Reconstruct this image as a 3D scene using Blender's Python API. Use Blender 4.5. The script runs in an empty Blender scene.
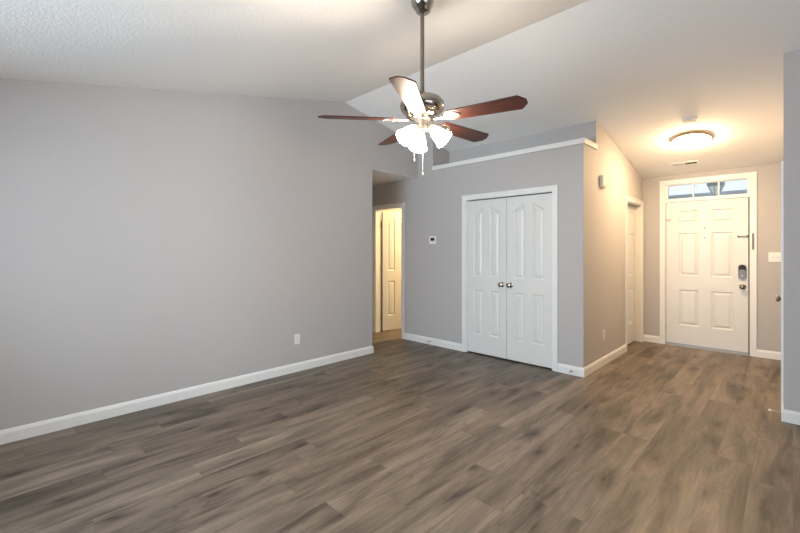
import bpy, bmesh, math
from mathutils import Vector, Matrix

sc = bpy.context.scene
COL = sc.collection
R = math.radians

# ------------------------------------------------------------------ camera
cam_d = bpy.data.cameras.new('camera')
cam = bpy.data.objects.new('camera', cam_d)
COL.objects.link(cam)
cam.location = (3.9872, 0.0, 1.3687)
cam.rotation_euler = (R(90), 0, R(44.3373))
cam_d.sensor_width = 36.0
cam_d.lens = 400.46 / 800 * 36.0
cam_d.shift_y = -16.4256 / 800
cam_d.clip_start = 0.02
sc.camera = cam

# ------------------------------------------------------------------ view and world
sc.view_settings.view_transform = 'Standard'
sc.view_settings.look = 'None'
sc.view_settings.gamma = 1.0
sc.view_settings.use_curve_mapping = False
sc.view_settings.exposure = 0.14

world = bpy.data.worlds.new('sky')
sc.world = world
world.use_nodes = True
bg = world.node_tree.nodes['Background']
bg.inputs['Color'].default_value = (0.86, 0.92, 1.0, 1)
bg.inputs["Strength"].default_value = 1.05

BACK_POWER = 235.0
RIGHT_POWER = 20.0
FAN_GLOW = 135.0
HALL_GLOW = 138.0
BEDROOM_GLOW = 270.0
FAN_COL = (1.0, 0.83, 0.63)
HALL_COL = (1.0, 0.69, 0.38)


def area(name, loc, rot, sx, sy, power, color):
    l = bpy.data.lights.new(name, 'AREA')
    l.shape = 'RECTANGLE'
    l.size = sx
    l.size_y = sy
    l.energy = power
    l.color = color
    o = bpy.data.objects.new(name, l)
    o.location = loc
    o.rotation_euler = rot
    COL.objects.link(o)
    return o


# overcast daylight at back window; right lamp and window added to brighten left wall
area('daylight_back', (2.00, -1.95, 1.45), (R(90), 0, 0), 2.1, 1.4, BACK_POWER, (0.74, 0.86, 1.0))
area('added_fill_right', (5.65, 1.0, 1.40), (R(90), 0, R(90)), 2.3, 1.5, RIGHT_POWER, (0.74, 0.86, 1.0))

# ------------------------------------------------------------------ measures (metres)
ZR, YR, S1, S2 = 3.2113, 3.0917, 0.2089, 0.2010
YB, YF = -1.70, 6.874
YK = -0.60      # the vault ends here, flat ceiling behind
YC, XH, YA, XA = 4.468, 2.385, 4.861, 0.285
YS, XS = 4.4355, 3.943
YE = 3.553
XW, XE = -2.2, 5.4
T = 0.115


def ceil_z(y):
    if y < YK:
        y = YK
    return ZR - S1 * (YR - y) if y < YR else ZR - S2 * (y - YR)


# ------------------------------------------------------------------ materials
def new_mat(name):
    m = bpy.data.materials.new(name)
    m.use_nodes = True
    nt = m.node_tree
    for n in list(nt.nodes):
        nt.nodes.remove(n)
    out = nt.nodes.new('ShaderNodeOutputMaterial')
    b = nt.nodes.new('ShaderNodeBsdfPrincipled')
    nt.links.new(b.outputs[0], out.inputs[0])
    return m, nt, b


def plain(name, col, rough=0.5, metal=0.0, bump=0.0, bscale=200.0, var=0.0, spec=None, detail=2.0):
    m, nt, b = new_mat(name)
    b.inputs['Base Color'].default_value = (*col, 1)
    b.inputs['Roughness'].default_value = rough
    b.inputs['Metallic'].default_value = metal
    if spec is not None:
        b.inputs['Specular IOR Level'].default_value = spec
    tc = nt.nodes.new('ShaderNodeTexCoord')
    n = nt.nodes.new('ShaderNodeTexNoise')
    n.inputs['Scale'].default_value = bscale
    n.inputs['Detail'].default_value = detail
    nt.links.new(tc.outputs['Object'], n.inputs['Vector'])
    if var > 0:
        mx = nt.nodes.new('ShaderNodeMix')
        mx.data_type = 'RGBA'
        mx.inputs['A'].default_value = (*[c * (1 - var) for c in col], 1)
        mx.inputs['B'].default_value = (*[min(1, c * (1 + var)) for c in col], 1)
        nt.links.new(n.outputs['Fac'], mx.inputs['Factor'])
        nt.links.new(mx.outputs['Result'], b.inputs['Base Color'])
    if bump > 0:
        bp = nt.nodes.new('ShaderNodeBump')
        bp.inputs['Strength'].default_value = 1.0
        bp.inputs['Distance'].default_value = bump
        nt.links.new(n.outputs['Fac'], bp.inputs['Height'])
        nt.links.new(bp.outputs[0], b.inputs['Normal'])
    return m


M_WALL = plain('wall_paint', (0.485, 0.465, 0.458), 0.7, bump=0.0004, bscale=260, spec=0.3)
M_CEIL = plain('ceiling_texture_paint', (0.88, 0.87, 0.86), 0.9, bump=0.0026, bscale=60, spec=0.1, detail=3)
M_TRIM = plain('white_trim_paint', (0.80, 0.80, 0.785), 0.35, bump=0.0001, bscale=60)
M_DOOR = plain('white_door_paint', (0.72, 0.72, 0.70), 0.38, bump=0.0002, bscale=150)
M_PLASTIC = plain('white_plastic', (0.80, 0.79, 0.76), 0.35, var=0.02)
M_GREYPLASTIC = plain('beige_plastic', (0.72, 0.69, 0.62), 0.4, var=0.03)
M_NICKEL = plain('brushed_nickel', (0.50, 0.46, 0.41), 0.36, 1.0, var=0.05)
M_PEWTER = plain('polished_pewter', (0.42, 0.39, 0.35), 0.16, 1.0, var=0.05)
M_BRONZE = plain('satin_bronze', (0.24, 0.20, 0.165), 0.3, 1.0, var=0.08)
M_FROST = plain('frosted_lantern_glass', (0.85, 0.88, 0.86), 0.3, var=0.03)
M_CHAIN = plain('pale_chain_metal', (0.80, 0.78, 0.74), 0.4, 0.6, var=0.03)
M_LOCK = plain('satin_grey_brown_metal', (0.20, 0.18, 0.165), 0.45, 0.8, var=0.06)
M_BLACK = plain('black_plastic', (0.012, 0.012, 0.013), 0.55, var=0.05)
M_DARK = plain('dark_gap', (0.03, 0.026, 0.022), 0.8, var=0.05)
M_ALU = plain('grey_aluminium', (0.38, 0.39, 0.41), 0.4, 0.6, var=0.08)
M_RUBBER = plain('white_rubber', (0.75, 0.74, 0.7), 0.6, var=0.02)
M_PORCH = plain('porch_board_paint', (0.62, 0.66, 0.70), 0.8, var=0.03)
M_BEAM = plain('porch_beam_paint', (0.62, 0.67, 0.70), 0.8, var=0.05)
M_LANTERN = plain('lantern_metal', (0.42, 0.43, 0.41), 0.5, 0.4, var=0.1)
M_BRASS = plain('antique_brass', (0.50, 0.36, 0.17), 0.3, 1.0, var=0.05)
M_GOLD = plain('brass_rim', (0.62, 0.45, 0.22), 0.3, 0.8, var=0.05)


def emit(name, col, strength):
    m, nt, b = new_mat(name)
    b.inputs['Base Color'].default_value = (0.9, 0.88, 0.82, 1)
    b.inputs['Roughness'].default_value = 0.3
    b.inputs['Emission Color'].default_value = (*col, 1)
    b.inputs['Emission Strength'].default_value = strength
    return m


M_SHADE = emit('frosted_glass_glow', FAN_COL, FAN_GLOW)
M_DIFF = emit('glowing_diffuser', HALL_COL, HALL_GLOW)
M_BED = emit('bedroom_lamp_glow', (1.0, 0.69, 0.32), BEDROOM_GLOW)


def glass_mat():
    m = bpy.data.materials.new('window_glass')
    m.use_nodes = True
    nt = m.node_tree
    for n in list(nt.nodes):
        nt.nodes.remove(n)
    out = nt.nodes.new('ShaderNodeOutputMaterial')
    mix = nt.nodes.new('ShaderNodeMixShader')
    fr = nt.nodes.new('ShaderNodeFresnel')
    fr.inputs['IOR'].default_value = 1.45
    tr = nt.nodes.new('ShaderNodeBsdfTransparent')
    tr.inputs['Color'].default_value = (0.96, 0.98, 0.98, 1)
    gl = nt.nodes.new('ShaderNodeBsdfGlossy')
    gl.inputs['Roughness'].default_value = 0.02
    nt.links.new(fr.outputs[0], mix.inputs[0])
    nt.links.new(tr.outputs[0], mix.inputs[1])
    nt.links.new(gl.outputs[0], mix.inputs[2])
    nt.links.new(mix.outputs[0], out.inputs[0])
    return m


M_GLASS = glass_mat()


def wood_blade():
    m, nt, b = new_mat('cherry_wood')
    tc = nt.nodes.new('ShaderNodeTexCoord')
    mp = nt.nodes.new('ShaderNodeMapping')
    mp.inputs['Scale'].default_value = (3, 60, 60)
    n = nt.nodes.new('ShaderNodeTexNoise')
    n.inputs['Scale'].default_value = 1.5
    n.inputs['Detail'].default_value = 5
    r = nt.nodes.new('ShaderNodeValToRGB')
    r.color_ramp.elements[0].position = 0.3
    r.color_ramp.elements[0].color = (0.022, 0.006, 0.004, 1)
    r.color_ramp.elements[1].position = 0.72
    r.color_ramp.elements[1].color = (0.066, 0.016, 0.009, 1)
    nt.links.new(tc.outputs['Object'], mp.inputs[0])
    nt.links.new(mp.outputs[0], n.inputs['Vector'])
    nt.links.new(n.outputs['Fac'], r.inputs[0])
    nt.links.new(r.outputs[0], b.inputs['Base Color'])
    b.inputs['Roughness'].default_value = 0.45
    b.inputs['Specular IOR Level'].default_value = 0.4
    return m


M_CHERRY = wood_blade()


def floor_mat():
    m, nt, b = new_mat('vinyl_plank_floor')
    N, L = nt.nodes, nt.links

    def node(t, **kw):
        n = N.new(t)
        for k, v in kw.items():
            setattr(n, k, v)
        return n

    def math_(op, a, c=None, d=None):
        n = node('ShaderNodeMath', operation=op)
        for i, v in enumerate((a, c, d)):
            if v is None:
                continue
            if isinstance(v, (int, float)):
                n.inputs[i].default_value = v
            else:
                L.new(v, n.inputs[i])
        return n.outputs[0]

    def comb(x, y, z):
        n = node('ShaderNodeCombineXYZ')
        for i, v in enumerate((x, y, z)):
            if isinstance(v, (int, float)):
                n.inputs[i].default_value = v
            else:
                L.new(v, n.inputs[i])
        return n.outputs[0]

    def noise(vec, scale, detail=4, rough=0.55, dist=0.0):
        n = node('ShaderNodeTexNoise')
        n.inputs['Scale'].default_value = scale
        n.inputs['Detail'].default_value = detail
        n.inputs['Roughness'].default_value = rough
        n.inputs['Distortion'].default_value = dist
        L.new(vec, n.inputs['Vector'])
        return n.outputs['Fac']

    def ramp(fac, stops):
        n = node('ShaderNodeValToRGB')
        els = n.color_ramp.elements
        while len(els) < len(stops):
            els.new(0.5)
        for e, (p, c) in zip(els, stops):
            e.position = p
            e.color = (*c, 1) if len(c) == 3 else c
        L.new(fac, n.inputs[0])
        return n.outputs[0]

    def mix(fac, a, c, mode='MIX'):
        n = node('ShaderNodeMix', data_type='RGBA', blend_type=mode)
        for s, v in (('Factor', fac), ('A', a), ('B', c)):
            if isinstance(v, (int, float)):
                n.inputs[s].default_value = v
            elif isinstance(v, tuple):
                n.inputs[s].default_value = (*v, 1)
            else:
                L.new(v, n.inputs[s])
        return n.outputs['Result']

    tc = node('ShaderNodeTexCoord')
    sp = node('ShaderNodeSeparateXYZ')
    L.new(tc.outputs['Object'], sp.inputs[0])
    X, Y = sp.outputs[0], sp.outputs[1]
    W, LEN = 0.182, 1.22
    xr = math_('DIVIDE', math_('ADD', X, 20.03), W)
    row = math_('FLOOR', xr)
    fx = math_('FRACT', xr)
    wn = node('ShaderNodeTexWhiteNoise', noise_dimensions='1D')
    L.new(row, wn.inputs['W'])
    yr = math_('ADD', math_('DIVIDE', math_('ADD', Y, 20.0), LEN), math_('MULTIPLY', wn.outputs['Value'], 7.3))
    pc = math_('FLOOR', yr)
    fy = math_('FRACT', yr)
    wn2 = node('ShaderNodeTexWhiteNoise', noise_dimensions='2D')
    L.new(comb(row, pc, 0.0), wn2.inputs['Vector'])
    idv = wn2.outputs['Value']
    idz = math_('MULTIPLY', idv, 57.0)
    # broad streaks along the plank
    v1 = comb(math_('MULTIPLY', X, 9.0), math_('MULTIPLY', Y, 1.25), idz)
    streak = noise(v1, 1.0, 4, 0.6, 0.5)
    v2 = comb(math_('MULTIPLY', X, 64.0), math_('MULTIPLY', Y, 2.6), idz)
    grain = noise(v2, 1.0, 5, 0.65, 0.8)
    v3 = comb(math_('MULTIPLY', X, 190.0), math_('MULTIPLY', Y, 9.0), idz)
    fine = noise(v3, 1.0, 3, 0.6)
    # cathedral rings
    warp = noise(comb(math_('MULTIPLY', X, 5.5), math_('MULTIPLY', Y, 0.75), idz), 1.0, 1, 0.4, 0.1)
    rings = math_('ABSOLUTE', math_('SINE', math_('MULTIPLY', warp, 75.0)))
    col = ramp(idv, [(0.0, (0.148, 0.114, 0.085)), (0.5, (0.172, 0.135, 0.102)), (1.0, (0.204, 0.163, 0.126))])
    smask = ramp(streak, [(0.30, (0.30, 0.28, 0.27)), (0.44, (0.74, 0.73, 0.72)), (0.56, (1.05, 1.05, 1.05)), (0.72, (1.42, 1.41, 1.39))])
    col = mix(1.0, col, smask, 'MULTIPLY')
    gm = ramp(grain, [(0.30, (0.52, 0.51, 0.50)), (0.50, (1.0, 1.0, 1.0)), (0.75, (1.24, 1.23, 1.22))])
    col = mix(0.6, col, gm, 'MULTIPLY')
    fm = ramp(fine, [(0.3, (0.84, 0.84, 0.84)), (0.7, (1.08, 1.08, 1.08))])
    col = mix(0.8, col, fm, 'MULTIPLY')
    rm = ramp(rings, [(0.0, (0.50, 0.49, 0.48)), (0.5, (1.08, 1.08, 1.08))])
    ringsel = ramp(noise(comb(math_('MULTIPLY', X, 4.0), math_('MULTIPLY', Y, 0.9), math_('ADD', idz, 9.0)), 1.0, 2), [(0.48, (0.12, 0.12, 0.12)), (0.66, (0.6, 0.6, 0.6))])
    col = mix(ringsel, col, mix(1.0, col, rm, 'MULTIPLY'))
    # knots
    vo = node('ShaderNodeTexVoronoi', voronoi_dimensions='2D', feature='F1')
    vo.inputs['Scale'].default_value = 1.0
    vo.inputs['Randomness'].default_value = 1.0
    wob = math_('MULTIPLY', math_('SUBTRACT', noise(v2, 0.5, 2), 0.5), 0.22)
    L.new(comb(math_('ADD', math_('ADD', math_('MULTIPLY', X, 5.0), wob), math_('MULTIPLY', idz, 3.1)), math_('ADD', math_('ADD', math_('MULTIPLY', Y, 2.2), wob), math_('MULTIPLY', idz, 1.7)), 0.0), vo.inputs['Vector'])
    kd = vo.outputs['Distance']
    km = ramp(kd, [(0.03, (0.28, 0.25, 0.23)), (0.09, (0.56, 0.53, 0.51)), (0.19, (0.78, 0.77, 0.76)), (0.38, (1, 1, 1))])
    sc_ = node('ShaderNodeSeparateColor')
    L.new(vo.outputs['Color'], sc_.inputs[0])
    ksel = math_('GREATER_THAN', sc_.outputs[0], 0.70)
    col = mix(ksel, col, mix(1.0, col, km, 'MULTIPLY'))
    # joints
    ex = math_('MULTIPLY', math_('MINIMUM', fx, math_('SUBTRACT', 1.0, fx)), W)
    ey = math_('MULTIPLY', math_('MINIMUM', fy, math_('SUBTRACT', 1.0, fy)), LEN)
    e = math_('MINIMUM', ex, ey)
    jm = ramp(math_('MULTIPLY', e, 100.0), [(0.05, (0.72, 0.70, 0.68)), (0.18, (1, 1, 1))])
    col = mix(1.0, col, jm, 'MULTIPLY')
    L.new(col, b.inputs['Base Color'])
    rr = node('ShaderNodeMapRange')
    rr.inputs['To Min'].default_value = 0.36
    rr.inputs['To Max'].default_value = 0.52
    L.new(grain, rr.inputs['Value'])
    L.new(rr.outputs[0], b.inputs['Roughness'])
    b.inputs['Specular IOR Level'].default_value = 0.45
    bp = node('ShaderNodeBump')
    bp.inputs['Strength'].default_value = 0.6
    bp.inputs['Distance'].default_value = 0.0006
    hh = math_('ADD', math_('MULTIPLY', grain, 0.6), math_('MINIMUM', math_('MULTIPLY', e, 500.0), 1.0))
    L.new(hh, bp.inputs['Height'])
    L.new(bp.outputs[0], b.inputs['Normal'])
    return m


M_FLOOR = floor_mat()


# ------------------------------------------------------------------ mesh helpers
def finish(bm, name, mat, parent=None, smooth=False, bevel=0.0, loc=None, rot=None):
    bmesh.ops.recalc_face_normals(bm, faces=bm.faces)
    me = bpy.data.meshes.new(name)
    bm.to_mesh(me)
    bm.free()
    me.materials.append(mat)
    if smooth:
        me.polygons.foreach_set('use_smooth', [True] * len(me.polygons))
        try:
            me.set_sharp_from_angle(angle=R(38))
        except Exception:
            pass
    o = bpy.data.objects.new(name, me)
    COL.objects.link(o)
    if loc is not None:
        o.location = loc
    if rot is not None:
        o.rotation_euler = rot
    if parent is not None:
        o.parent = parent
    if bevel > 0:
        md = o.modifiers.new('bevel', 'BEVEL')
        md.width = bevel
        md.segments = 2
        md.limit_method = 'ANGLE'
        md.angle_limit = R(40)
    return o


def box(bm, x0, x1, y0, y1, z0, z1):
    vs = [bm.verts.new(p) for p in ((x0, y0, z0), (x1, y0, z0), (x1, y1, z0), (x0, y1, z0),
                                    (x0, y0, z1), (x1, y0, z1), (x1, y1, z1), (x0, y1, z1))]
    for f in ((0, 3, 2, 1), (4, 5, 6, 7), (0, 1, 5, 4), (1, 2, 6, 5), (2, 3, 7, 6), (3, 0, 4, 7)):
        bm.faces.new([vs[i] for i in f])
    return vs


def prism(bm, pts, axis, a, b):
    """extrude a polygon: axis 0 -> pts are (y,z) along x, axis 1 -> (x,z) along y, axis 2 -> (x,y) along z"""
    def P(p, t):
        if axis == 0:
            return (t, p[0], p[1])
        if axis == 1:
            return (p[0], t, p[1])
        return (p[0], p[1], t)
    A = [bm.verts.new(P(p, a)) for p in pts]
    B = [bm.verts.new(P(p, b)) for p in pts]
    bm.faces.new(A)
    bm.faces.new(B[::-1])
    n = len(pts)
    for i in range(n):
        bm.faces.new((A[i], B[i], B[(i + 1) % n], A[(i + 1) % n]))


def lathe(bm, prof, mat=None, seg=32, cap=True):
    """profile (r, z) around z, then transformed"""
    mat = mat or Matrix.Identity(4)
    rings = []
    for r, z in prof:
        if r < 1e-6:
            rings.append([bm.verts.new(mat @ Vector((0, 0, z)))])
        else:
            rings.append([bm.verts.new(mat @ Vector((r * math.cos(2 * math.pi * i / seg), r * math.sin(2 * math.pi * i / seg), z))) for i in range(seg)])
    for a, b in zip(rings, rings[1:]):
        for i in range(seg):
            j = (i + 1) % seg
            if len(a) == 1 and len(b) == 1:
                continue
            if len(a) == 1:
                bm.faces.new((a[0], b[i], b[j]))
            elif len(b) == 1:
                bm.faces.new((a[i], b[0], a[j]))
            else:
                bm.faces.new((a[i], b[i], b[j], a[j]))
    if cap:
        for r in (rings[0], rings[-1]):
            if len(r) > 1:
                bm.faces.new(r)


def tube(bm, pts, r, seg=10):
    pts = [Vector(p) for p in pts]
    rings = []
    up = Vector((0, 0, 1))
    for i, p in enumerate(pts):
        d = (pts[min(i + 1, len(pts) - 1)] - pts[max(i - 1, 0)]).normalized()
        s = d.cross(up)
        if s.length < 1e-3:
            s = d.cross(Vector((1, 0, 0)))
        s.normalize()
        t = d.cross(s)
        rr = r[i] if isinstance(r, (list, tuple)) else r
        rings.append([bm.verts.new(p + s * rr * math.cos(2 * math.pi * k / seg) + t * rr * math.sin(2 * math.pi * k / seg)) for k in range(seg)])
    for a, b in zip(rings, rings[1:]):
        for k in range(seg):
            bm.faces.new((a[k], a[(k + 1) % seg], b[(k + 1) % seg], b[k]))
    bm.faces.new(rings[0])
    bm.faces.new(rings[-1])


def tag(o, label, cat=None, group=None, kind=None):
    if label:
        o['label'] = label
    if cat:
        o['category'] = cat
    if group:
        o['group'] = group
    if kind:
        o['kind'] = kind
    return o


def struct(o, label, cat):
    return tag(o, label, cat, kind='structure')


def root(name, loc, rz, label, cat, group=None):
    o = bpy.data.objects.new(name, None)
    o.empty_display_size = 0.05
    o.location = loc
    o.rotation_euler = (0, 0, rz)
    COL.objects.link(o)
    return tag(o, label, cat, group)


NB = bmesh.new
TO_MY = Matrix.Rotation(R(90), 4, 'X')       # lathe axis z -> -y

# ------------------------------------------------------------------ floor, ceilings, walls
bm = NB(); box(bm, XW - T, XE + T, YB - T, YF + T, -0.12, 0.0)
struct(finish(bm, 'floor', M_FLOOR), 'grey-brown wood-look vinyl plank floor running through the rooms', 'floor')

bm = NB()
y0, y1 = YB - T, YF + T
prism(bm, [(y0, ceil_z(y0)), (YK, ceil_z(YK)), (YR, ZR), (y1, ceil_z(y1)), (y1, ceil_z(y1) + 0.1), (YR, ZR + 0.1), (YK, ceil_z(YK) + 0.1), (y0, ceil_z(y0) + 0.1)], 0, -T, XE + T)
struct(finish(bm, 'ceiling', M_CEIL), 'white textured vaulted ceiling with a ridge above the fan', 'ceiling')

bm = NB()
box(bm, XW - T, -T, YE - T, YC, 2.445, 2.54)
box(bm, XW - T, -T, YC, YF + T, 2.445, 2.54)
prism(bm, [(YE, 2.442), (YC, 2.442), (YC, 2.445), (YE, 2.445)], 0, -T, -0.001)
struct(finish(bm, 'ceiling_hallway', M_CEIL), 'flat low white ceiling of the side hallway at the left opening', 'ceiling')

bm = NB()
prism(bm, [(y0, 0), (YE, 0), (YE, 2.445), (YC, 2.445), (YC, ceil_z(YC)), (YR, ZR), (YK, ceil_z(YK)), (y0, ceil_z(y0))], 0, -T, 0.0)
struct(finish(bm, 'wall_left', M_WALL), 'long light grey left wall with a header over the hallway opening', 'wall')

bm = NB()
box(bm, XW, -T, YE - T, YE, 0, 2.445)
struct(finish(bm, 'wall_hallway_south', M_WALL), 'grey side hallway wall just behind the end of the long left wall', 'wall')
bm = NB()
box(bm, XW - T, XW, YE - T, YF + T, 0, 2.445)
box(bm, -1.20, -1.10, YC + T, YF, 0, 2.445)  # bedroom wall added behind the open door to keep its hinge gap dark
struct(finish(bm, 'wall_hallway_end', M_WALL), 'grey wall closing the far end of the side hallway, plus a wall added to darken behind the bedroom door', 'wall')

# closet wall with the two door openings (bedroom door, double closet door)
BD0, BD1, DH = -0.955, -0.335, 2.045        # bedroom opening
CD0, CD1, CDH = 0.862, 2.052, 2.045         # closet opening
bm = NB()
prism(bm, [(XW, 0), (BD0, 0), (BD0, DH), (BD1, DH), (BD1, 0), (CD0, 0), (CD0, CDH), (CD1, CDH), (CD1, 0), (XH, 0),
           (XH, 2.56), (XA, 2.56), (XA, ceil_z(YC) - 0.001), (0.0, ceil_z(YC) - 0.001), (0.0, 2.445), (XW, 2.445)], 1, YC, YC + T)
struct(finish(bm, 'wall_closet_front', M_WALL), 'grey wall holding the white double closet doors', 'wall')

bm = NB()
prism(bm, [(YC + T, 2.44), (YA + T, 2.44), (YA + T, ceil_z(YA + T)), (YC + T, ceil_z(YC + T))], 0, 0.0, XA)
prism(bm, [(YA, 2.44), (YA + T, 2.44), (YA + T, ceil_z(YA + T)), (YA, ceil_z(YA))], 0, XA, XH - T)
box(bm, XA, XH - T, YC + T, YA, 2.44, 2.56)
struct(finish(bm, 'wall_alcove', M_WALL), 'recessed grey wall above the plant ledge over the closet', 'wall')

HD0, HD1 = 6.034, 6.795                     # hall closet door opening (y)
bm = NB()
prism(bm, [(YC + T, 0), (HD0, 0), (HD0, 2.045), (HD1, 2.045), (HD1, 0), (YF, 0), (YF, ceil_z(YF)), (YA, ceil_z(YA)), (YA, 2.56), (YC + T, 2.56)], 0, XH - T, XH)
struct(finish(bm, 'wall_hall_left', M_WALL), 'left wall of the entry hall under warm light', 'wall')

bm = NB()
box(bm, 0.3, 0.3 + T, YC + T, YF, 0, 2.44)
box(bm, 0.3 + T, XH - T, 5.25, 5.25 + T, 0, 2.44)
box(bm, 0.3 + T, XH - T, YC + T, 5.25, 2.40, 2.44)
struct(finish(bm, 'wall_closet_back', M_WALL), 'inner walls of the closet behind the double doors', 'wall')

FD0, FD1, FZ = 2.664, 3.613, 2.318          # front door opening
bm = NB()
prism(bm, [(XW, 0), (FD0, 0), (FD0, FZ), (FD1, FZ), (FD1, 0), (XE + T, 0), (XE + T, ceil_z(YF)), (XW, ceil_z(YF))], 1, YF, YF + T)
struct(finish(bm, 'wall_front', M_WALL), 'end wall of the entry hall around the front door', 'wall')

RD0, RD1 = 4.63, 5.36                       # right hall door opening (y)
bm = NB()
prism(bm, [(YS + T, 0), (RD0, 0), (RD0, 2.045), (RD1, 2.045), (RD1, 0), (YF, 0), (YF, ceil_z(YF)), (YS + T, ceil_z(YS + T))], 0, XS, XS + T)
struct(finish(bm, 'wall_hall_right', M_WALL), 'right wall of the entry hall hidden behind the near corner', 'wall')
bm = NB()
prism(bm, [(YS, 0), (YS + T, 0), (YS + T, ceil_z(YS + T)), (YS, ceil_z(YS))], 0, XS, XE)
struct(finish(bm, 'wall_right_stub', M_WALL), 'bluish grey wall at the right edge of the picture', 'wall')
bm = NB()
RW0, RW1, RZ0, RZ1 = -0.10, 2.10, 0.75, 2.10
box(bm, XE, XE + T, y0, RW0, 0, ceil_z(y0))
box(bm, XE, XE + T, RW0, RW1, 0, RZ0)
prism(bm, [(RW0, RZ1), (RW1, RZ1), (RW1, ceil_z(RW1)), (RW0, ceil_z(RW0)), (RW0, ceil_z(YK))], 0, XE, XE + T)
prism(bm, [(RW1, 0), (YF, 0), (YF, ceil_z(YF)), (YR, ZR), (RW1, ceil_z(RW1))], 0, XE, XE + T)
prism(bm, [(YK, ceil_z(YK)), (RW0, ceil_z(YK)), (RW0, ceil_z(RW0))], 0, XE, XE + T)
struct(finish(bm, 'wall_right', M_WALL), 'right side wall of the living room', 'wall')

# back wall with a window behind the camera
bm = NB()
W0, W1, WZ0, WZ1 = 1.00, 3.00, 0.80, 2.10
zc = ceil_z(YB - T)
for (a, b_, c, d) in ((0, W0, 0, zc), (W0, W1, 0, WZ0), (W0, W1, WZ1, zc), (W1, XE, 0, zc)):
    box(bm, a, b_, YB - T, YB, c, d)
struct(finish(bm, 'wall_back', M_WALL), 'wall behind the camera with a window', 'wall')


def room_window(name, w, h, loc, rz, label):
    # local frame: opening x 0..w, z 0..h, room side of the wall at y=0, wall goes into +y
    bm = NB()
    f, c = 0.05, 0.06
    prism(bm, [(0, 0), (w, 0), (w, f), (0, f)], 1, 0.02, 0.08)
    box(bm, 0, f, 0.02, 0.08, f, h)
    box(bm, w - f, w, 0.02, 0.08, f, h)
    box(bm, f, w - f, 0.02, 0.08, h - f, h)
    box(bm, -c, 0, -0.015, 0, -c, h + c)
    box(bm, w, w + c, -0.015, 0, -c, h + c)
    box(bm, 0, w, -0.015, 0, h, h + c)
    box(bm, 0, w, -0.015, 0, -c, 0)
    o = finish(bm, name, M_TRIM)
    place(o, loc, rz)
    struct(o, label, 'window')
    bm = NB(); box(bm, w / 2 - 0.03, w / 2 + 0.03, 0.025, 0.075, f, h - f)
    finish(bm, 'mullion', M_TRIM, o)
    for a, b_ in ((f, w / 2 - 0.03), (w / 2 + 0.03, w - f)):
        bm = NB(); box(bm, a, b_, 0.048, 0.052, f, h - f)
        finish(bm, 'pane', M_GLASS, o)


def place(o, loc, rz):
    o.location = loc
    o.rotation_euler = (0, 0, rz)
    return o


room_window('window_2', W1 - W0, WZ1 - WZ0, (W1, YB, WZ0), R(180), 'white framed window in the wall behind the camera')
room_window('window_added', RW1 - RW0, RZ1 - RZ0, (XE, RW1, RZ0), R(-90), 'white framed window added in the unseen right side wall to light the left wall')  # unseen window, added for more even light on the left wall


# ------------------------------------------------------------------ baseboards
BH = 0.098
PROF = [(0, 0), (0.0135, 0), (0.0135, 0.074), (0.0095, 0.084), (0.0085, 0.090), (0.005, 0.0965), (0, BH)]


def baseboard(name, path, label):
    """path: list of (x,y); the wall face lies on the path, room side to the RIGHT of travel"""
    bm = NB()
    n = len(path)
    P = [Vector((p[0], p[1])) for p in path]
    nor = []
    for i in range(n - 1):
        d = (P[i + 1] - P[i]).normalized()
        nor.append(Vector((d.y, -d.x)))
    rings = []
    for i in range(n):
        if i == 0:
            o = nor[0]
        elif i == n - 1:
            o = nor[-1]
        else:
            o = (nor[i - 1] + nor[i])
            o = o / (o.dot(nor[i]))
        rings.append([bm.verts.new((P[i].x + o.x * a, P[i].y + o.y * a, z)) for a, z in PROF])
    k = len(PROF)
    for a, b_ in zip(rings, rings[1:]):
        for j in range(k):
            bm.faces.new((a[j], a[(j + 1) % k], b_[(j + 1) % k], b_[j]))
    bm.faces.new(rings[0]); bm.faces.new(rings[-1])
    return struct(finish(bm, name, M_TRIM), label, 'baseboard')


CW = 0.057   # casing width
baseboard('baseboard_left', [(0.0, YB), (0.0, YE), (-0.9, YE)], 'white baseboard along the long left wall')
baseboard('baseboard_closet_west', [(BD1 + CW, YC), (CD0 - CW, YC)], 'white baseboard between hallway door and double closet doors')
baseboard('baseboard_corner', [(CD1 + CW, YC), (XH, YC), (XH, HD0 - CW)], 'white baseboard wrapping the corner from closet into the entry hall')
baseboard('baseboard_front_west', [(XH, YF), (FD0 - CW, YF)], 'short white baseboard left of the front door')
baseboard('baseboard_front_east', [(FD1 + CW, YF), (XS, YF)], 'short white baseboard right of the front door')
baseboard('baseboard_hall_right', [(XS, YF), (XS, RD1 + CW)], 'white baseboard on the hidden right wall of the entry hall')
baseboard('baseboard_right', [(XS, RD0 - CW), (XS, YS), (XE, YS)], 'white baseboard under the bluish wall at the right edge')
baseboard('baseboard_back', [(XE, YB), (0.014, YB)], 'white baseboard along the wall behind the camera')
baseboard('baseboard_east', [(XE, YS - 0.014), (XE, YB + 0.014)], 'white baseboard along the right side wall of the living room')
baseboard('baseboard_hallway_end', [(XW, YC), (BD0 - CW, YC)], 'white baseboard on the hallway wall left of its door')

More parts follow.
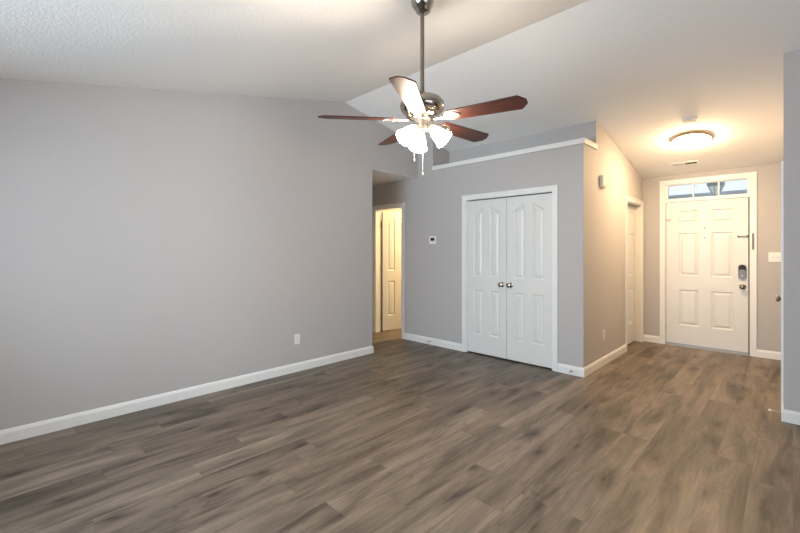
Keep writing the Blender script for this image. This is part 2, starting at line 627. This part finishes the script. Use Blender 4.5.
# ------------------------------------------------------------------ door casings and jambs
def casing(name, w, h, depth, label, casing_w=CW, door_gap_top=None, back=True):
    """local frame: opening from x=0..w, z=0..h, wall face at y=0, depth into +y; casing on -y face"""
    bm = NB()
    c = casing_w
    def strip(pts, yy0, yy1):
        prism(bm, pts, 1, yy0, yy1)
    faces = [(-0.011, 0.0)]
    if back:
        faces.append((depth, depth + 0.011))
    for a, b_ in faces:
        prism(bm, [(-c, 0), (0.0, 0), (0.0, h), (w, h), (w, 0), (w + c, 0), (w + c, h + c), (-c, h + c)], 1, a, b_)
        # raised outer back band
        o = -0.006 if a < 0 else 0.006
        a2, b2 = (a + o, a) if a < 0 else (b_, b_ + o)
        g = 0.018
        prism(bm, [(-c, 0), (-c + g, 0), (-c + g, h + c - g), (w + c - g, h + c - g), (w + c - g, 0), (w + c, 0), (w + c, h + c), (-c, h + c)], 1, a2, b2)
    # jamb lining
    j = 0.012
    prism(bm, [(0, 0), (j, 0), (j, h - j), (w - j, h - j), (w - j, 0), (w, 0), (w, h), (0, h)], 1, 0.0, depth)
    return finish(bm, name, M_TRIM)


def place(o, loc, rz):
    o.location = loc
    o.rotation_euler = (0, 0, rz)
    return o


struct(place(casing('trim_1', CD1 - CD0, CDH, T, ''), (CD0, YC, 0), 0), 'white casing around the double closet doors', 'door casing')
struct(place(casing('trim_2', BD1 - BD0, DH, T, ''), (BD0, YC, 0), 0), 'white casing around the side hallway door', 'door casing')
struct(place(casing('trim_3', HD1 - HD0, 2.045, T, ''), (XH, HD0, 0), R(90)), 'white casing of the recessed door on the left of the entry hall', 'door casing')
struct(place(casing('trim_4', FD1 - FD0, FZ, T, '', back=False), (FD0, YF, 0), 0), 'white casing around front door and transom', 'door casing')
struct(place(casing('trim_5', RD1 - RD0, 2.045, T, ''), (XS, RD1, 0), R(-90)), 'white casing of the door on the hidden right hall wall', 'door casing')

# ledge cap over the closet
bm = NB()
prism(bm, [(XA, YC - 0.018), (XH + 0.018, YC - 0.018), (XH + 0.018, YA), (XH, YA), (XH, YC), (XA, YC)], 2, 2.520, 2.5605)
prism(bm, [(XA, YC - 0.024), (XH + 0.024, YC - 0.024), (XH + 0.024, YA), (XH - 0.3, YA), (XH - 0.3, YA - 0.001), (XA, YA - 0.001)], 2, 2.5605, 2.573)
struct(finish(bm, 'trim_6', M_TRIM), 'white cap trim along the ledge above the closet', 'ledge trim')


# ------------------------------------------------------------------ panel doors
def inset(poly, d):
    n = len(poly)
    out = []
    ar = sum(poly[i][0] * poly[(i + 1) % n][1] - poly[(i + 1) % n][0] * poly[i][1] for i in range(n))
    s = 1 if ar > 0 else -1
    for i in range(n):
        p0, p1, p2 = Vector(poly[i - 1]), Vector(poly[i]), Vector(poly[(i + 1) % n])
        d1 = (p1 - p0).normalized(); d2 = (p2 - p1).normalized()
        n1 = Vector((-d1.y, d1.x)) * s; n2 = Vector((-d2.y, d2.x)) * s
        b_ = n1 + n2
        b_ = b_ / b_.dot(n1)
        out.append((p1.x + b_.x * d, p1.y + b_.y * d))
    return out


def panel_face(bm, w, h, z0, polys, y, sgn):
    """a door face at plane y whose outside looks to -y*sgn"""
    outer = [bm.verts.new(p) for p in ((0, y, z0), (w, y, z0), (w, y, z0 + h), (0, y, z0 + h))]
    edges = [bm.edges.new((outer[i], outer[(i + 1) % 4])) for i in range(4)]
    for poly in polys:
        l0 = [bm.verts.new((p[0], y, p[1])) for p in poly]
        n = len(l0)
        edges += [bm.edges.new((l0[i], l0[(i + 1) % n])) for i in range(n)]
        prev = l0
        for ins, dep in ((0.007, 0.007), (0.014, 0.0105), (0.021, 0.0105), (0.044, 0.0025), (0.047, 0.002)):
            pp = inset(poly, ins)
            cur = [bm.verts.new((p[0], y + sgn * dep, p[1])) for p in pp]
            for i in range(n):
                bm.faces.new((prev[i], prev[(i + 1) % n], cur[(i + 1) % n], cur[i]))
            prev = cur
        bm.faces.new(prev)
    bmesh.ops.triangle_fill(bm, use_beauty=True, use_dissolve=False, edges=edges)
    return outer


def panel_door(name, w, h, z0, polys, thick=0.035, mat=None):
    bm = NB()
    a = panel_face(bm, w, h, z0, polys, 0.0, 1)
    b_ = panel_face(bm, w, h, z0, polys, thick, -1)
    for i in range(4):
        bm.faces.new((a[i], a[(i + 1) % 4], b_[(i + 1) % 4], b_[i]))
    return finish(bm, name, mat or M_DOOR)


def rect(x0, x1, z0, z1):
    return [(x0, z0), (x1, z0), (x1, z1), (x0, z1)]


def arch(x0, x1, z0, zlow, zhigh, left):
    """panel whose top sweeps up toward the middle of the door"""
    n = 8
    top = []
    for i in range(n + 1):
        t = i / n
        s = t * t * (3 - 2 * t) * 0.45 + t * 0.55
        x = (x1 - (x1 - x0) * t) if left else (x1 - (x1 - x0) * t)
        zz = (zhigh - (zhigh - zlow) * s) if left else (zlow + (zhigh - zlow) * s)
        top.append((x, zz))
    return [(x0, z0), (x1, z0)] + top


def four_panel(w):
    st = 0.095
    mu = 0.10
    pw = (w - 2 * st - mu) / 2
    a0, a1 = st, st + pw
    b0, b1 = st + pw + mu, w - st
    return [rect(a0, a1, 0.26, 0.845), rect(b0, b1, 0.26, 0.845),
            arch(a0, a1, 1.02, 1.85, 1.925, True), arch(b0, b1, 1.02, 1.85, 1.925, False)]


SIXROWS = ((0.30, 0.805), (1.003, 1.612), (1.748, 1.925))


def six_panel(w):
    st, mu = 0.153 * w / 0.9, 0.143 * w / 0.9
    pw = (w - 2 * st - mu) / 2
    a0, a1 = st, st + pw
    b0, b1 = a1 + mu, w - st
    P = []
    for z0, z1 in SIXROWS:
        P += [rect(a0, a1, z0, z1), rect(b0, b1, z0, z1)]
    return P


def knob(parent, x, z, y=0.0, sgn=1, mat=None, name='knob', scale=1.0, label=None):
    bm = NB()
    s = scale
    prof = [(0.0, 0.0), (0.031 * s, 0.0), (0.032 * s, 0.004), (0.028 * s, 0.008), (0.013 * s, 0.010), (0.011 * s, 0.028), (0.015 * s, 0.034),
            (0.0255 * s, 0.042), (0.0285 * s, 0.052), (0.026 * s, 0.061), (0.018 * s, 0.066), (0.0, 0.068)]
    m = Matrix.Translation((x, y, z)) @ (TO_MY if sgn > 0 else Matrix.Rotation(R(-90), 4, 'X'))
    lathe(bm, prof, m, 28, cap=False)
    o = finish(bm, name, mat or M_PEWTER, parent, smooth=True)
    if label:
        o['label'] = label
    return o


def hinge(parent, x, z, y=-0.004, mat=None):
    bm = NB()
    lathe(bm, [(0.0, -0.048), (0.004, -0.047), (0.0055, -0.044), (0.0055, 0.044), (0.004, 0.047), (0, 0.048)], Matrix.Translation((x, y, z)), 12, cap=False)
    box(bm, x - 0.0015, x + 0.0015, y, y + 0.014, z - 0.044, z + 0.044)
    o = finish(bm, 'hinge', mat or M_NICKEL, parent, smooth=True)
    return o


# double closet doors
J = 0.012
cw = (CD1 - CD0 - 2 * J)
lw = (cw - 0.010) / 2
for i, (nm, x0, kx, hx, lab) in enumerate((('door_1', CD0 + J + 0.003, lw - 0.055, -0.0035, 'left leaf of the white double closet doors'),
                                           ('door_2', CD0 + J + 0.007 + lw, 0.055, lw + 0.0035, 'right leaf of the white double closet doors'))):
    d = panel_door(nm, lw, 2.002, 0.018, four_panel(lw))
    place(d, (x0, YC + 0.012, 0), 0)
    struct(d, lab, 'closet door')
    knob(d, kx, 0.937, label='round dark pewter knob')
    for hz in (0.25, 1.05, 1.83):
        hinge(d, hx, hz, mat=M_TRIM)
# ball catches in the gap above the doors
# bedroom door, opened into the room beyond
bw = 0.585
d = panel_door('door_3', bw, 2.005, 0.012, four_panel(bw))
place(d, (BD0 + J + 0.028, YC + T + 0.022, 0), R(78))
struct(d, 'open white panel door seen through the side hallway doorway', 'door')
for hz in (0.25, 1.05, 1.80):
    hinge(d, -0.008, hz, 0.002)
knob(d, bw - 0.06, 0.95)

# recessed closet door in the entry hall
hw = HD1 - HD0 - 2 * J - 0.008
d = panel_door('door_4', hw, 2.008, 0.012, six_panel(hw))
place(d, (XH - T + 0.037, HD0 + J + 0.004, 0), R(90))
struct(d, 'white panel door set deep in the left wall of the entry hall', 'door')
knob(d, 0.06, 0.93)

# hidden right hall door, only its knob shows past the corner
rw = RD1 - RD0 - 2 * J - 0.008
d = panel_door('door_6', rw, 2.008, 0.012, six_panel(rw))
place(d, (XS + 0.004, RD1 - J - 0.004, 0), R(-90))
struct(d, 'white door behind the right corner with only its knob showing', 'door')
knob(d, 0.075, 0.905, mat=M_BRONZE, label='dark bronze knob sticking out past the corner', scale=1.1)

# front door
fx0, fw = 2.681, 0.906
fd = panel_door('door_5', fw, 2.030, 0.024, six_panel(fw), thick=0.044)
place(fd, (fx0, YF + 0.018, 0), 0)
struct(fd, 'white six panel front door with dark hardware under a transom window', 'front door')
knob(fd, 0.850, 0.888, mat=M_BRONZE, scale=1.12, label='round dark bronze knob')
for hz in (0.25, 1.05, 1.83):
    hinge(fd, -0.009, hz, mat=M_BRASS)
# keypad deadbolt
bm = NB()
pts = []
for k in range(9):
    a = math.pi * k / 8
    pts.append((0.847 + 0.040 * math.cos(a), 1.150 + 0.03 * math.sin(a)))
for k in range(9):
    a = math.pi + math.pi * k / 8
    pts.append((0.847 + 0.040 * math.cos(a), 1.022 + 0.034 * math.sin(a)))
prism(bm, pts, 1, -0.024, -0.0005)
dl = finish(bm, 'deadbolt', M_LOCK, fd, bevel=0.004)
dl['label'] = 'tall rounded bronze deadbolt with glossy black top'
bm = NB()
pts = []
for k in range(9):
    a = math.pi * k / 8
    pts.append((0.847 + 0.034 * math.cos(a), 1.148 + 0.028 * math.sin(a)))
for k in range(9):
    a = math.pi - math.pi * k / 8
    pts.append((0.847 + 0.034 * math.cos(a), 1.098 + 0.018 * math.sin(a)))
prism(bm, pts, 1, -0.0275, -0.0245)
finish(bm, 'keypad', M_BLACK, dl)
bm = NB()
lathe(bm, [(0, 0), (0.009, 0), (0.009, 0.004), (0, 0.005)], Matrix.Translation((0.847, -0.0245, 1.030)) @ TO_MY, 16, cap=False)
box(bm, 0.844, 0.850, -0.040, -0.026, 1.018, 1.042)
finish(bm, 'thumb_turn', M_NICKEL, dl)
# peephole and lower hole
for z in (1.672, 1.540):
    bm = NB()
    lathe(bm, [(0, 0), (0.0095, 0), (0.0095, 0.003), (0.006, 0.005), (0, 0.004)], Matrix.Translation((0.450, -0.0005, z)) @ TO_MY, 16, cap=False)
    finish(bm, 'peephole', M_BRONZE, fd, smooth=True)
# swing guard on the door leaf
bm = NB()
box(bm, 0.805, 0.905, -0.010, -0.0005, 1.538, 1.556)
box(bm, 0.800, 0.815, -0.018, -0.0005, 1.532, 1.562)
box(bm, 0.890, 0.908, -0.016, -0.0005, 1.532, 1.566)
finish(bm, 'door_guard', M_LOCK, fd, bevel=0.0015)
# hinge stop at the upper left
bm = NB()
tube(bm, [(-0.010, -0.012, 1.80), (0.03, -0.030, 1.803), (0.05, -0.030, 1.806)], 0.004, 8)
lathe(bm, [(0, 0), (0.009, 0), (0.009, 0.012), (0, 0.012)], Matrix.Translation((0.05, -0.022, 1.806)) @ TO_MY, 12, cap=False)
tube(bm, [(-0.010, -0.012, 1.80), (-0.035, -0.020, 1.796)], 0.004, 8)
finish(bm, 'hinge_stop', M_BRONZE, fd, smooth=True)
# sweep
bm = NB(); box(bm, 0.002, fw - 0.002, -0.006, -0.0005, 0.0135, 0.036)
finish(bm, 'door_sweep', M_ALU, fd)

# long lock plate on the right casing
bm = NB()
box(bm, 3.626, 3.644, YF - 0.024, YF - 0.018, 1.375, 1.585)
for z in (1.42, 1.48, 1.54):
    box(bm, 3.628, 3.642, YF - 0.030, YF - 0.024, z - 0.012, z + 0.012)
o = finish(bm, 'lock_plate', M_LOCK, bevel=0.001)
tag(o, 'narrow grey metal latch plate screwed to the right casing of the front door', 'latch plate')

# threshold
bm = NB()
prism(bm, [(YF - 0.03, 0.0005), (YF + T, 0.0005), (YF + T, 0.012), (YF + 0.01, 0.012), (YF - 0.02, 0.006)], 0, FD0 + J + 0.001, FD1 - J - 0.001)
struct(finish(bm, 'trim_7', M_ALU), 'grey metal threshold under the front door', 'threshold')

# transom bar + window
bm = NB()
box(bm, FD0 + J, FD1 - J, YF + 0.004, YF + T, 2.060, 2.085)
t8 = struct(finish(bm, 'trim_8', M_TRIM), 'white rail between front door and transom window', 'door frame')
bm = NB()
box(bm, FD0 + J, fx0 - 0.0005, YF + 0.030, YF + 0.075, 0.0125, 2.060)
box(bm, fx0 + fw + 0.0005, FD1 - J, YF + 0.028, YF + 0.075, 0.0125, 2.060)
box(bm, fx0 + 0.010, fx0 + fw - 0.010, YF + 0.063, YF + 0.075, 0.0125, 0.05)
finish(bm, 'weatherstrip', M_DARK, t8)
gx0, gx1, gz0, gz1 = 2.706, 3.577, 2.108, 2.297
bm = NB()
yy0, yy1 = YF + 0.020, YF + 0.075
box(bm, FD0 + J, gx0, yy0, yy1, 2.085, FZ - J)
box(bm, gx1, FD1 - J, yy0, yy1, 2.085, FZ - J)
box(bm, gx0, gx1, yy0, yy1, 2.085, gz0)
box(bm, gx0, gx1, yy0, yy1, gz1, FZ - J)
w = finish(bm, 'window_1', M_TRIM)
struct(w, 'three-pane transom window above the front door', 'window')
m1, m2 = 3.003, 3.282
for m_ in (m1, m2):
    bm = NB(); box(bm, m_ - 0.009, m_ + 0.009, yy0 + 0.008, yy1 - 0.008, gz0, gz1)
    finish(bm, 'muntin', M_TRIM, w)
for a, b_ in ((gx0, m1 - 0.009), (m1 + 0.009, m2 - 0.009), (m2 + 0.009, gx1)):
    bm = NB(); box(bm, a, b_, YF + 0.046, YF + 0.050, gz0, gz1)
    finish(bm, 'pane', M_GLASS, w)

# ------------------------------------------------------------------ porch outside the transom
bm = NB()
box(bm, 1.2, 5.2, YF + T + 0.002, 8.95, 2.66, 2.74)
for k in range(12):
    y = YF + T + 0.12 + k * 0.15
    box(bm, 1.2, 5.2, y, y + 0.012, 2.652, 2.66)
o = finish(bm, 'porch_ceiling', M_PORCH); struct(o, 'pale porch ceiling outside the transom', 'porch ceiling')
bm = NB(); box(bm, 1.2, 5.2, 8.75, 8.90, 2.14, 2.372)
box(bm, 1.2, 1.35, 8.75, 8.90, -0.1, 2.66); box(bm, 5.05, 5.2, 8.75, 8.90, -0.1, 2.66)
o = finish(bm, 'porch_beam', M_BEAM); struct(o, 'grey porch beam seen low through the transom', 'beam')
bm = NB(); box(bm, 1.0, 5.4, YF + T + 0.002, 9.2, -0.12, -0.02)
o = finish(bm, 'porch_floor', M_BEAM); struct(o, 'concrete porch floor outside the front door', 'porch floor')

lan = root('porch_lantern', (3.178, 7.6, 2.652), 0, 'dark tapered porch lantern hanging outside, seen through the transom', 'lantern')
bm = NB()
lathe(bm, [(0, 0), (0.055, 0), (0.055, -0.015), (0.02, -0.03), (0.012, -0.035), (0.012, -0.20), (0.03, -0.205), (0.03, -0.215), (0, -0.22)], None, 24, cap=False)
finish(bm, 'stem', M_LANTERN, lan, smooth=True)
bm = NB()
lathe(bm, [(0.0, -0.215), (0.05, -0.235), (0.112, -0.272), (0.112, -0.318), (0.098, -0.325), (0.0, -0.325)], Matrix.Rotation(R(22.5), 4, 'Z'), 6, cap=False)
finish(bm, 'roof', M_LANTERN, lan)
bm = NB()
for k in range(6):
    a = math.pi * 2 * k / 6 + R(22.5)
    tube(bm, [(0.093 * math.cos(a), 0.093 * math.sin(a), -0.324), (0.075 * math.cos(a), 0.075 * math.sin(a), -0.38), (0.028 * math.cos(a), 0.028 * math.sin(a), -0.452)], 0.006, 6)
lathe(bm, [(0, -0.445), (0.034, -0.447), (0.034, -0.458), (0.012, -0.466), (0.010, -0.48), (0, -0.485)], None, 12, cap=False)
finish(bm, 'cage', M_LANTERN, lan)
bm = NB()
lathe(bm, [(0.086, -0.327), (0.069, -0.38), (0.024, -0.446)], Matrix.Rotation(R(22.5), 4, 'Z'), 6, cap=False)
finish(bm, 'lantern_glass', M_FROST, lan)

# ------------------------------------------------------------------ ceiling fan
FX, FY = 2.302, 1.928
fz = ceil_z(FY)
fan = root('ceiling_fan', (FX, FY, 0), 0, 'five-blade ceiling fan with cherry blades, nickel motor and three lit shades', 'ceiling fan')
slope = math.atan(S1)
bm = NB()
m = Matrix.Translation((0, 0, fz - 0.0)) @ Matrix.Rotation(slope, 4, 'X')
lathe(bm, [(0, -0.001), (0.072, -0.001), (0.073, -0.012), (0.070, -0.030), (0.058, -0.052), (0.050, -0.060), (0.047, -0.074), (0.034, -0.086), (0.0, -0.09)], m, 40, cap=False)
finish(bm, 'canopy', M_PEWTER, fan, smooth=True)
bm = NB()
lathe(bm, [(0.0125, 2.34), (0.0125, fz - 0.075)], None, 20)
lathe(bm, [(0.014, 2.335), (0.022, 2.337), (0.022, 2.37), (0.014, 2.385)], None, 20)
finish(bm, 'downrod', M_BRONZE, fan, smooth=True)
bm = NB()
lathe(bm, [(0, 2.345), (0.03, 2.345), (0.05, 2.342), (0.100, 2.338), (0.124, 2.328), (0.138, 2.308), (0.142, 2.286), (0.137, 2.264), (0.124, 2.246), (0.112, 2.238),
           (0.106, 2.226), (0.094, 2.214), (0.06, 2.207), (0, 2.207)], None, 56, cap=False)
finish(bm, 'motor_housing', M_PEWTER, fan, smooth=True)
BZ = 2.198
BASE = 44.3373 - 30.3
PITCH = 12.0


def blade_outline():
    r0, r1 = 0.165, 0.655
    pts = []
    w0, w1 = 0.054, 0.070
    pts += [(r0, -w0 * 0.62), (r0 + 0.012, -w0 * 0.9), (r0 + 0.03, -w0)]
    pts += [(r1 - 0.045, -w1), (r1 - 0.038, -w1 * 0.97), (r1 - 0.004, -w1 * 0.36), (r1, -w1 * 0.26)]
    pts += [(r1, w1 * 0.26), (r1 - 0.004, w1 * 0.36), (r1 - 0.038, w1 * 0.97), (r1 - 0.045, w1)]
    pts += [(r0 + 0.03, w0), (r0 + 0.012, w0 * 0.9), (r0, w0 * 0.62)]
    return pts


for k in range(5):
    a = R(BASE + 72 * k)
    bm = NB()
    prism(bm, blade_outline(), 2, -0.004, 0.004)
    b_ = finish(bm, 'blade', M_CHERRY, fan, bevel=0.0015)
    b_.location = (0, 0, BZ)
    b_.rotation_euler = Matrix.Rotation(a, 3, 'Z').to_euler()
    b_.matrix_basis = Matrix.Translation((0, 0, BZ)) @ Matrix.Rotation(a, 4, 'Z') @ Matrix.Rotation(R(-PITCH), 4, 'X')
    # blade iron: neck from the motor and an open oval plate under the blade
    bm = NB()
    n = 28
    z_top, z_bot = -0.0045, -0.009
    ring = []
    for i in range(n):
        t = 2 * math.pi * i / n
        ca, sa = math.cos(t), math.sin(t)
        ox, oy = 0.205 + 0.052 * ca, 0.034 * sa * (1.15 - 0.25 * ca)
        ix, iy = 0.205 + 0.036 * ca, 0.020 * sa * (1.15 - 0.25 * ca)
        ring.append([bm.verts.new((ox, oy, z_top)), bm.verts.new((ox, oy, z_bot)), bm.verts.new((ix, iy, z_bot)), bm.verts.new((ix, iy, z_top))])
    for i in range(n):
        p, q = ring[i], ring[(i + 1) % n]
        for j in range(4):
            bm.faces.new((p[j], p[(j + 1) % 4], q[(j + 1) % 4], q[j]))
    prism(bm, [(0.085, -0.012), (0.12, -0.010), (0.158, -0.016), (0.158, 0.016), (0.12, 0.010), (0.085, 0.012)], 2, -0.010, 0.002)
    prism(bm, [(0.16, -0.006), (0.25, -0.006), (0.25, 0.006), (0.16, 0.006)], 2, -0.010, -0.0045)
    for sx, sy in ((0.185, 0.028), (0.185, -0.028), (0.250, 0.0)):
        lathe(bm, [(0, -0.013), (0.005, -0.012), (0.006, -0.009), (0, -0.009)], Matrix.Translation((sx, sy, 0)), 10, cap=False)
    finish(bm, 'blade_iron', M_NICKEL, b_, smooth=True)

bm = NB()
lathe(bm, [(0.0, 2.210), (0.052, 2.210), (0.052, 2.200), (0.041, 2.192), (0.040, 2.154), (0.046, 2.146), (0.046, 2.136), (0.030, 2.124), (0.016, 2.116), (0.014, 2.108),
           (0.018, 2.100), (0.014, 2.090), (0.006, 2.084), (0, 2.082)], None, 32, cap=False)
kit = finish(bm, 'light_kit', M_NICKEL, fan, smooth=True)
for k, az in enumerate((98, 218, -22)):
    a = R(az + 44.3373)
    dirv = Vector((math.cos(a), math.sin(a), 0))
    ax = (dirv * math.sin(R(46)) + Vector((0, 0, -1)) * math.cos(R(46))).normalized()
    p0 = Vector((0, 0, 2.142)) + dirv * 0.036
    p1 = Vector((0, 0, 2.142)) + dirv * 0.058
    bm = NB()
    tube(bm, [p0, p0 + dirv * 0.012 + Vector((0, 0, 0.004)), p1], 0.010, 10)
    q = Vector((0, 0, 1)).rotation_difference(ax).to_matrix().to_4x4()
    mm = Matrix.Translation(p1) @ q
    lathe(bm, [(0, -0.012), (0.018, -0.010), (0.024, 0.0), (0.026, 0.014), (0.0, 0.014)], mm, 20, cap=False)
    finish(bm, 'shade_holder', M_NICKEL, fan, smooth=True)
    bm = NB()
    prof = [(0.023, 0.010), (0.026, 0.020), (0.036, 0.036), (0.044, 0.056), (0.049, 0.080), (0.055, 0.104), (0.064, 0.124), (0.068, 0.130),
            (0.064, 0.129), (0.051, 0.104), (0.045, 0.080), (0.040, 0.057), (0.032, 0.038), (0.020, 0.018)]
    lathe(bm, [(r_ * 0.90, z_ * 0.93) for r_, z_ in prof], mm, 32, cap=False)
    s_ = finish(bm, 'glass_shade', M_SHADE, fan, smooth=True)
    s_['label'] = 'glowing frosted bell shade'
rt = Vector((math.cos(R(44.3373)), math.sin(R(44.3373)), 0))
for off, z0 in ((-0.050, 1.955), (0.003, 1.865)):
    p = rt * off + Vector((0, 0, 0))
    bm = NB()
    tube(bm, [(p.x, p.y, 2.15), (p.x, p.y, z0)], 0.0013, 6)
    lathe(bm, [(0, z0 - 0.02), (0.003, z0 - 0.018), (0.004, z0 - 0.008), (0.002, z0), (0, z0)], Matrix.Translation((p.x, p.y, 0)), 10, cap=False)
    finish(bm, 'pull_chain', M_CHAIN, fan)

# ------------------------------------------------------------------ things on the sloped hall ceiling
SL2 = -math.atan(S2)


def on_slope(x, y):
    return Matrix.Translation((x, y, ceil_z(y) - 0.0008)) @ Matrix.Rotation(SL2, 4, 'X')


def slope_root(name, x, y, label, cat):
    o = root(name, (x, y, ceil_z(y) - 0.0008), 0, label, cat)
    o.rotation_euler = (SL2, 0, 0)
    return o


fl = slope_root('flush_ceiling_light', 3.152, 5.735, 'round lit flush-mount ceiling light in the entry hall', 'ceiling light')
bm = NB()
lathe(bm, [(0, 0), (0.176, 0), (0.186, -0.014), (0.187, -0.034), (0.184, -0.038), (0.1805, -0.036), (0.180, -0.028), (0, -0.028)], None, 56, cap=False)
finish(bm, 'rim', M_GOLD, fl, smooth=True)
bm = NB()
lathe(bm, [(0.179, -0.030), (0.174, -0.052), (0.150, -0.078), (0.112, -0.093), (0.06, -0.102), (0.0, -0.105)], None, 56, cap=False)
finish(bm, 'diffuser', M_DIFF, fl, smooth=True)

sd = slope_root('smoke_detector', 3.206, 5.26, 'small round white smoke detector on the ceiling above the flush light', 'smoke detector')
bm = NB()
lathe(bm, [(0, 0), (0.066, 0), (0.067, -0.010), (0.062, -0.012), (0.060, -0.030), (0.052, -0.038), (0.02, -0.040), (0, -0.040)], None, 40, cap=False)
finish(bm, 'housing', M_PLASTIC, sd, smooth=True)
bm = NB()
lathe(bm, [(0, -0.0395), (0.012, -0.0400), (0.011, -0.043), (0, -0.044)], Matrix.Translation((0.02, 0, 0)), 14, cap=False)
finish(bm, 'test_button', M_GREYPLASTIC, sd)

cv = slope_root('ceiling_vent', 2.962, 6.50, 'slim white slotted air vent on the ceiling before the front door', 'air vent')
bm = NB()
ww, hh = 0.155, 0.062
for (a, b_, c, d_) in ((-ww, ww, -hh, -hh + 0.026), (-ww, ww, hh - 0.026, hh), (-ww, -ww + 0.02, -hh + 0.026, hh - 0.026), (ww - 0.02, ww, -hh + 0.026, hh - 0.026), (-0.008, 0.008, -hh + 0.026, hh - 0.026)):
    box(bm, a, b_, c, d_, -0.006, 0.0)
finish(bm, 'vent_frame', M_CEIL, cv)
bm = NB(); box(bm, -ww + 0.02, ww - 0.02, -hh + 0.026, hh - 0.026, -0.0012, -0.0002)
finish(bm, 'backing', M_DARK, cv)
for s, tilt in ((-1, 38), (1, -38)):
    bm = NB()
    x0_ = -ww + 0.022 if s < 0 else 0.010
    for k in range(10):
        xx = x0_ + k * 0.0125 + 0.004
        t_ = R(tilt)
        dx, dz = 0.0045 * math.sin(t_), 0.0045 * math.cos(t_)
        c_ = -0.0062
        box(bm, xx - 0.0008 if s > 0 else xx - 0.0042, xx + 0.0008 if s > 0 else xx + 0.0042, -hh + 0.027, hh - 0.027, -0.0058, -0.0022)
    finish(bm, 'louver', M_PLASTIC, cv)

# ------------------------------------------------------------------ wall devices
def outlet(name, loc, rz, label):
    r_ = root(name, loc, rz, label, 'outlet')
    bm = NB(); box(bm, -0.035, 0.035, -0.006, -0.0006, -0.057, 0.057)
    finish(bm, 'cover_plate', M_PLASTIC, r_, bevel=0.002)
    for z in (0.021, -0.021):
        bm = NB()
        pts = [(0.0165 * math.cos(t), z + 0.0145 * math.sin(t)) for t in [2 * math.pi * i / 20 for i in range(20)]]
        prism(bm, pts, 1, -0.0085, -0.0062)
        s = finish(bm, 'socket', M_PLASTIC, r_)
        bm = NB()
        for x in (-0.006, 0.006):
            box(bm, x - 0.001, x + 0.001, -0.0090, -0.0086, z - 0.002, z + 0.006)
        box(bm, -0.002, 0.002, -0.0090, -0.0086, z - 0.009, z - 0.005)
        finish(bm, 'slots', M_DARK, s)
    return r_


outlet('outlet', (0.0, 2.418, 0.365), R(90), 'white power outlet low on the long left wall')
outlet('outlet', (XH, 5.10, 0.365), R(90), 'cream power outlet low on the left wall of the entry hall')

th = root('thermostat', (0.296, YC, 1.512), 0, 'small white square thermostat with dark screen left of the closet doors', 'thermostat')
bm = NB(); box(bm, -0.062, 0.062, -0.024, -0.0006, -0.058, 0.058)
finish(bm, 'thermostat_body', M_PLASTIC, th, bevel=0.004)
bm = NB(); box(bm, -0.035, 0.035, -0.0252, -0.0244, -0.010, 0.032)
finish(bm, 'screen', M_BLACK, th)

ch = root('door_chime', (XH, 5.05, 2.18), R(90), 'beige doorbell chime box high on the left wall of the entry hall', 'door chime')
bm = NB(); box(bm, -0.078, 0.078, -0.045, -0.0006, -0.058, 0.062)
finish(bm, 'chime_cover', M_GREYPLASTIC, ch, bevel=0.005)
bm = NB(); box(bm, -0.070, 0.070, -0.040, -0.002, -0.068, -0.0585)
finish(bm, 'sound_vent', M_GREYPLASTIC, ch)

sw = root('light_switch', (3.842, YF, 1.281), 0, 'white double light switch right of the front door', 'light switch')
bm = NB(); box(bm, -0.062, 0.062, -0.006, -0.0006, -0.060, 0.060)
finish(bm, 'cover_plate', M_PLASTIC, sw, bevel=0.002)
for x in (-0.023, 0.023):
    bm = NB(); prism(bm, [(-0.0062, -0.012), (-0.0062, 0.012), (-0.010, 0.012), (-0.018, 0.009), (-0.014, -0.004)], 0, x - 0.005, x + 0.005)
    finish(bm, 'toggle', M_PLASTIC, sw)


def door_stop(loc, rz, label):
    r_ = root('door_stop', loc, rz, label, 'door stop', None)
    bm = NB()
    lathe(bm, [(0, 0.0005), (0.011, 0.0005), (0.011, 0.004), (0.006, 0.007), (0, 0.007)], TO_MY, 16, cap=False)
    pts = []
    for i in range(121):
        t = i / 120
        a = t * 2 * math.pi * 10
        pts.append((0.0052 * math.cos(a), -0.006 - t * 0.056, 0.0052 * math.sin(a)))
    tube(bm, pts, 0.0011, 6)
    finish(bm, 'spring', M_NICKEL, r_, smooth=True)
    bm = NB()
    lathe(bm, [(0, 0.060), (0.007, 0.060), (0.0085, 0.064), (0.0085, 0.074), (0.006, 0.078), (0, 0.079)], TO_MY, 16, cap=False)
    finish(bm, 'rubber_tip', M_RUBBER, r_, smooth=True)
    return r_


door_stop((0.243, YC - 0.0135, 0.050), 0, 'spring door stop on the baseboard below the thermostat')
door_stop((2.262, YC - 0.0135, 0.050), 0, 'spring door stop on the baseboard right of the closet doors')
door_stop((XS - 0.0135, 4.50, 0.048), R(-90), 'white-tipped spring door stop by the right corner near the floor')

# bedroom ceiling lamp beyond the open door
bl = root('bedroom_ceiling_light', (-0.22, 5.55, 2.4445), 0, 'warm flush ceiling light in the room beyond the side hallway door', 'ceiling light')
bm = NB()
lathe(bm, [(0, 0), (0.16, 0), (0.165, -0.02), (0.155, -0.028), (0, -0.026)], None, 40, cap=False)
finish(bm, 'rim', M_NICKEL, bl, smooth=True)
bm = NB()
lathe(bm, [(0.15, -0.027), (0.14, -0.055), (0.09, -0.08), (0, -0.09)], None, 40, cap=False)
finish(bm, 'diffuser', M_BED, bl, smooth=True)
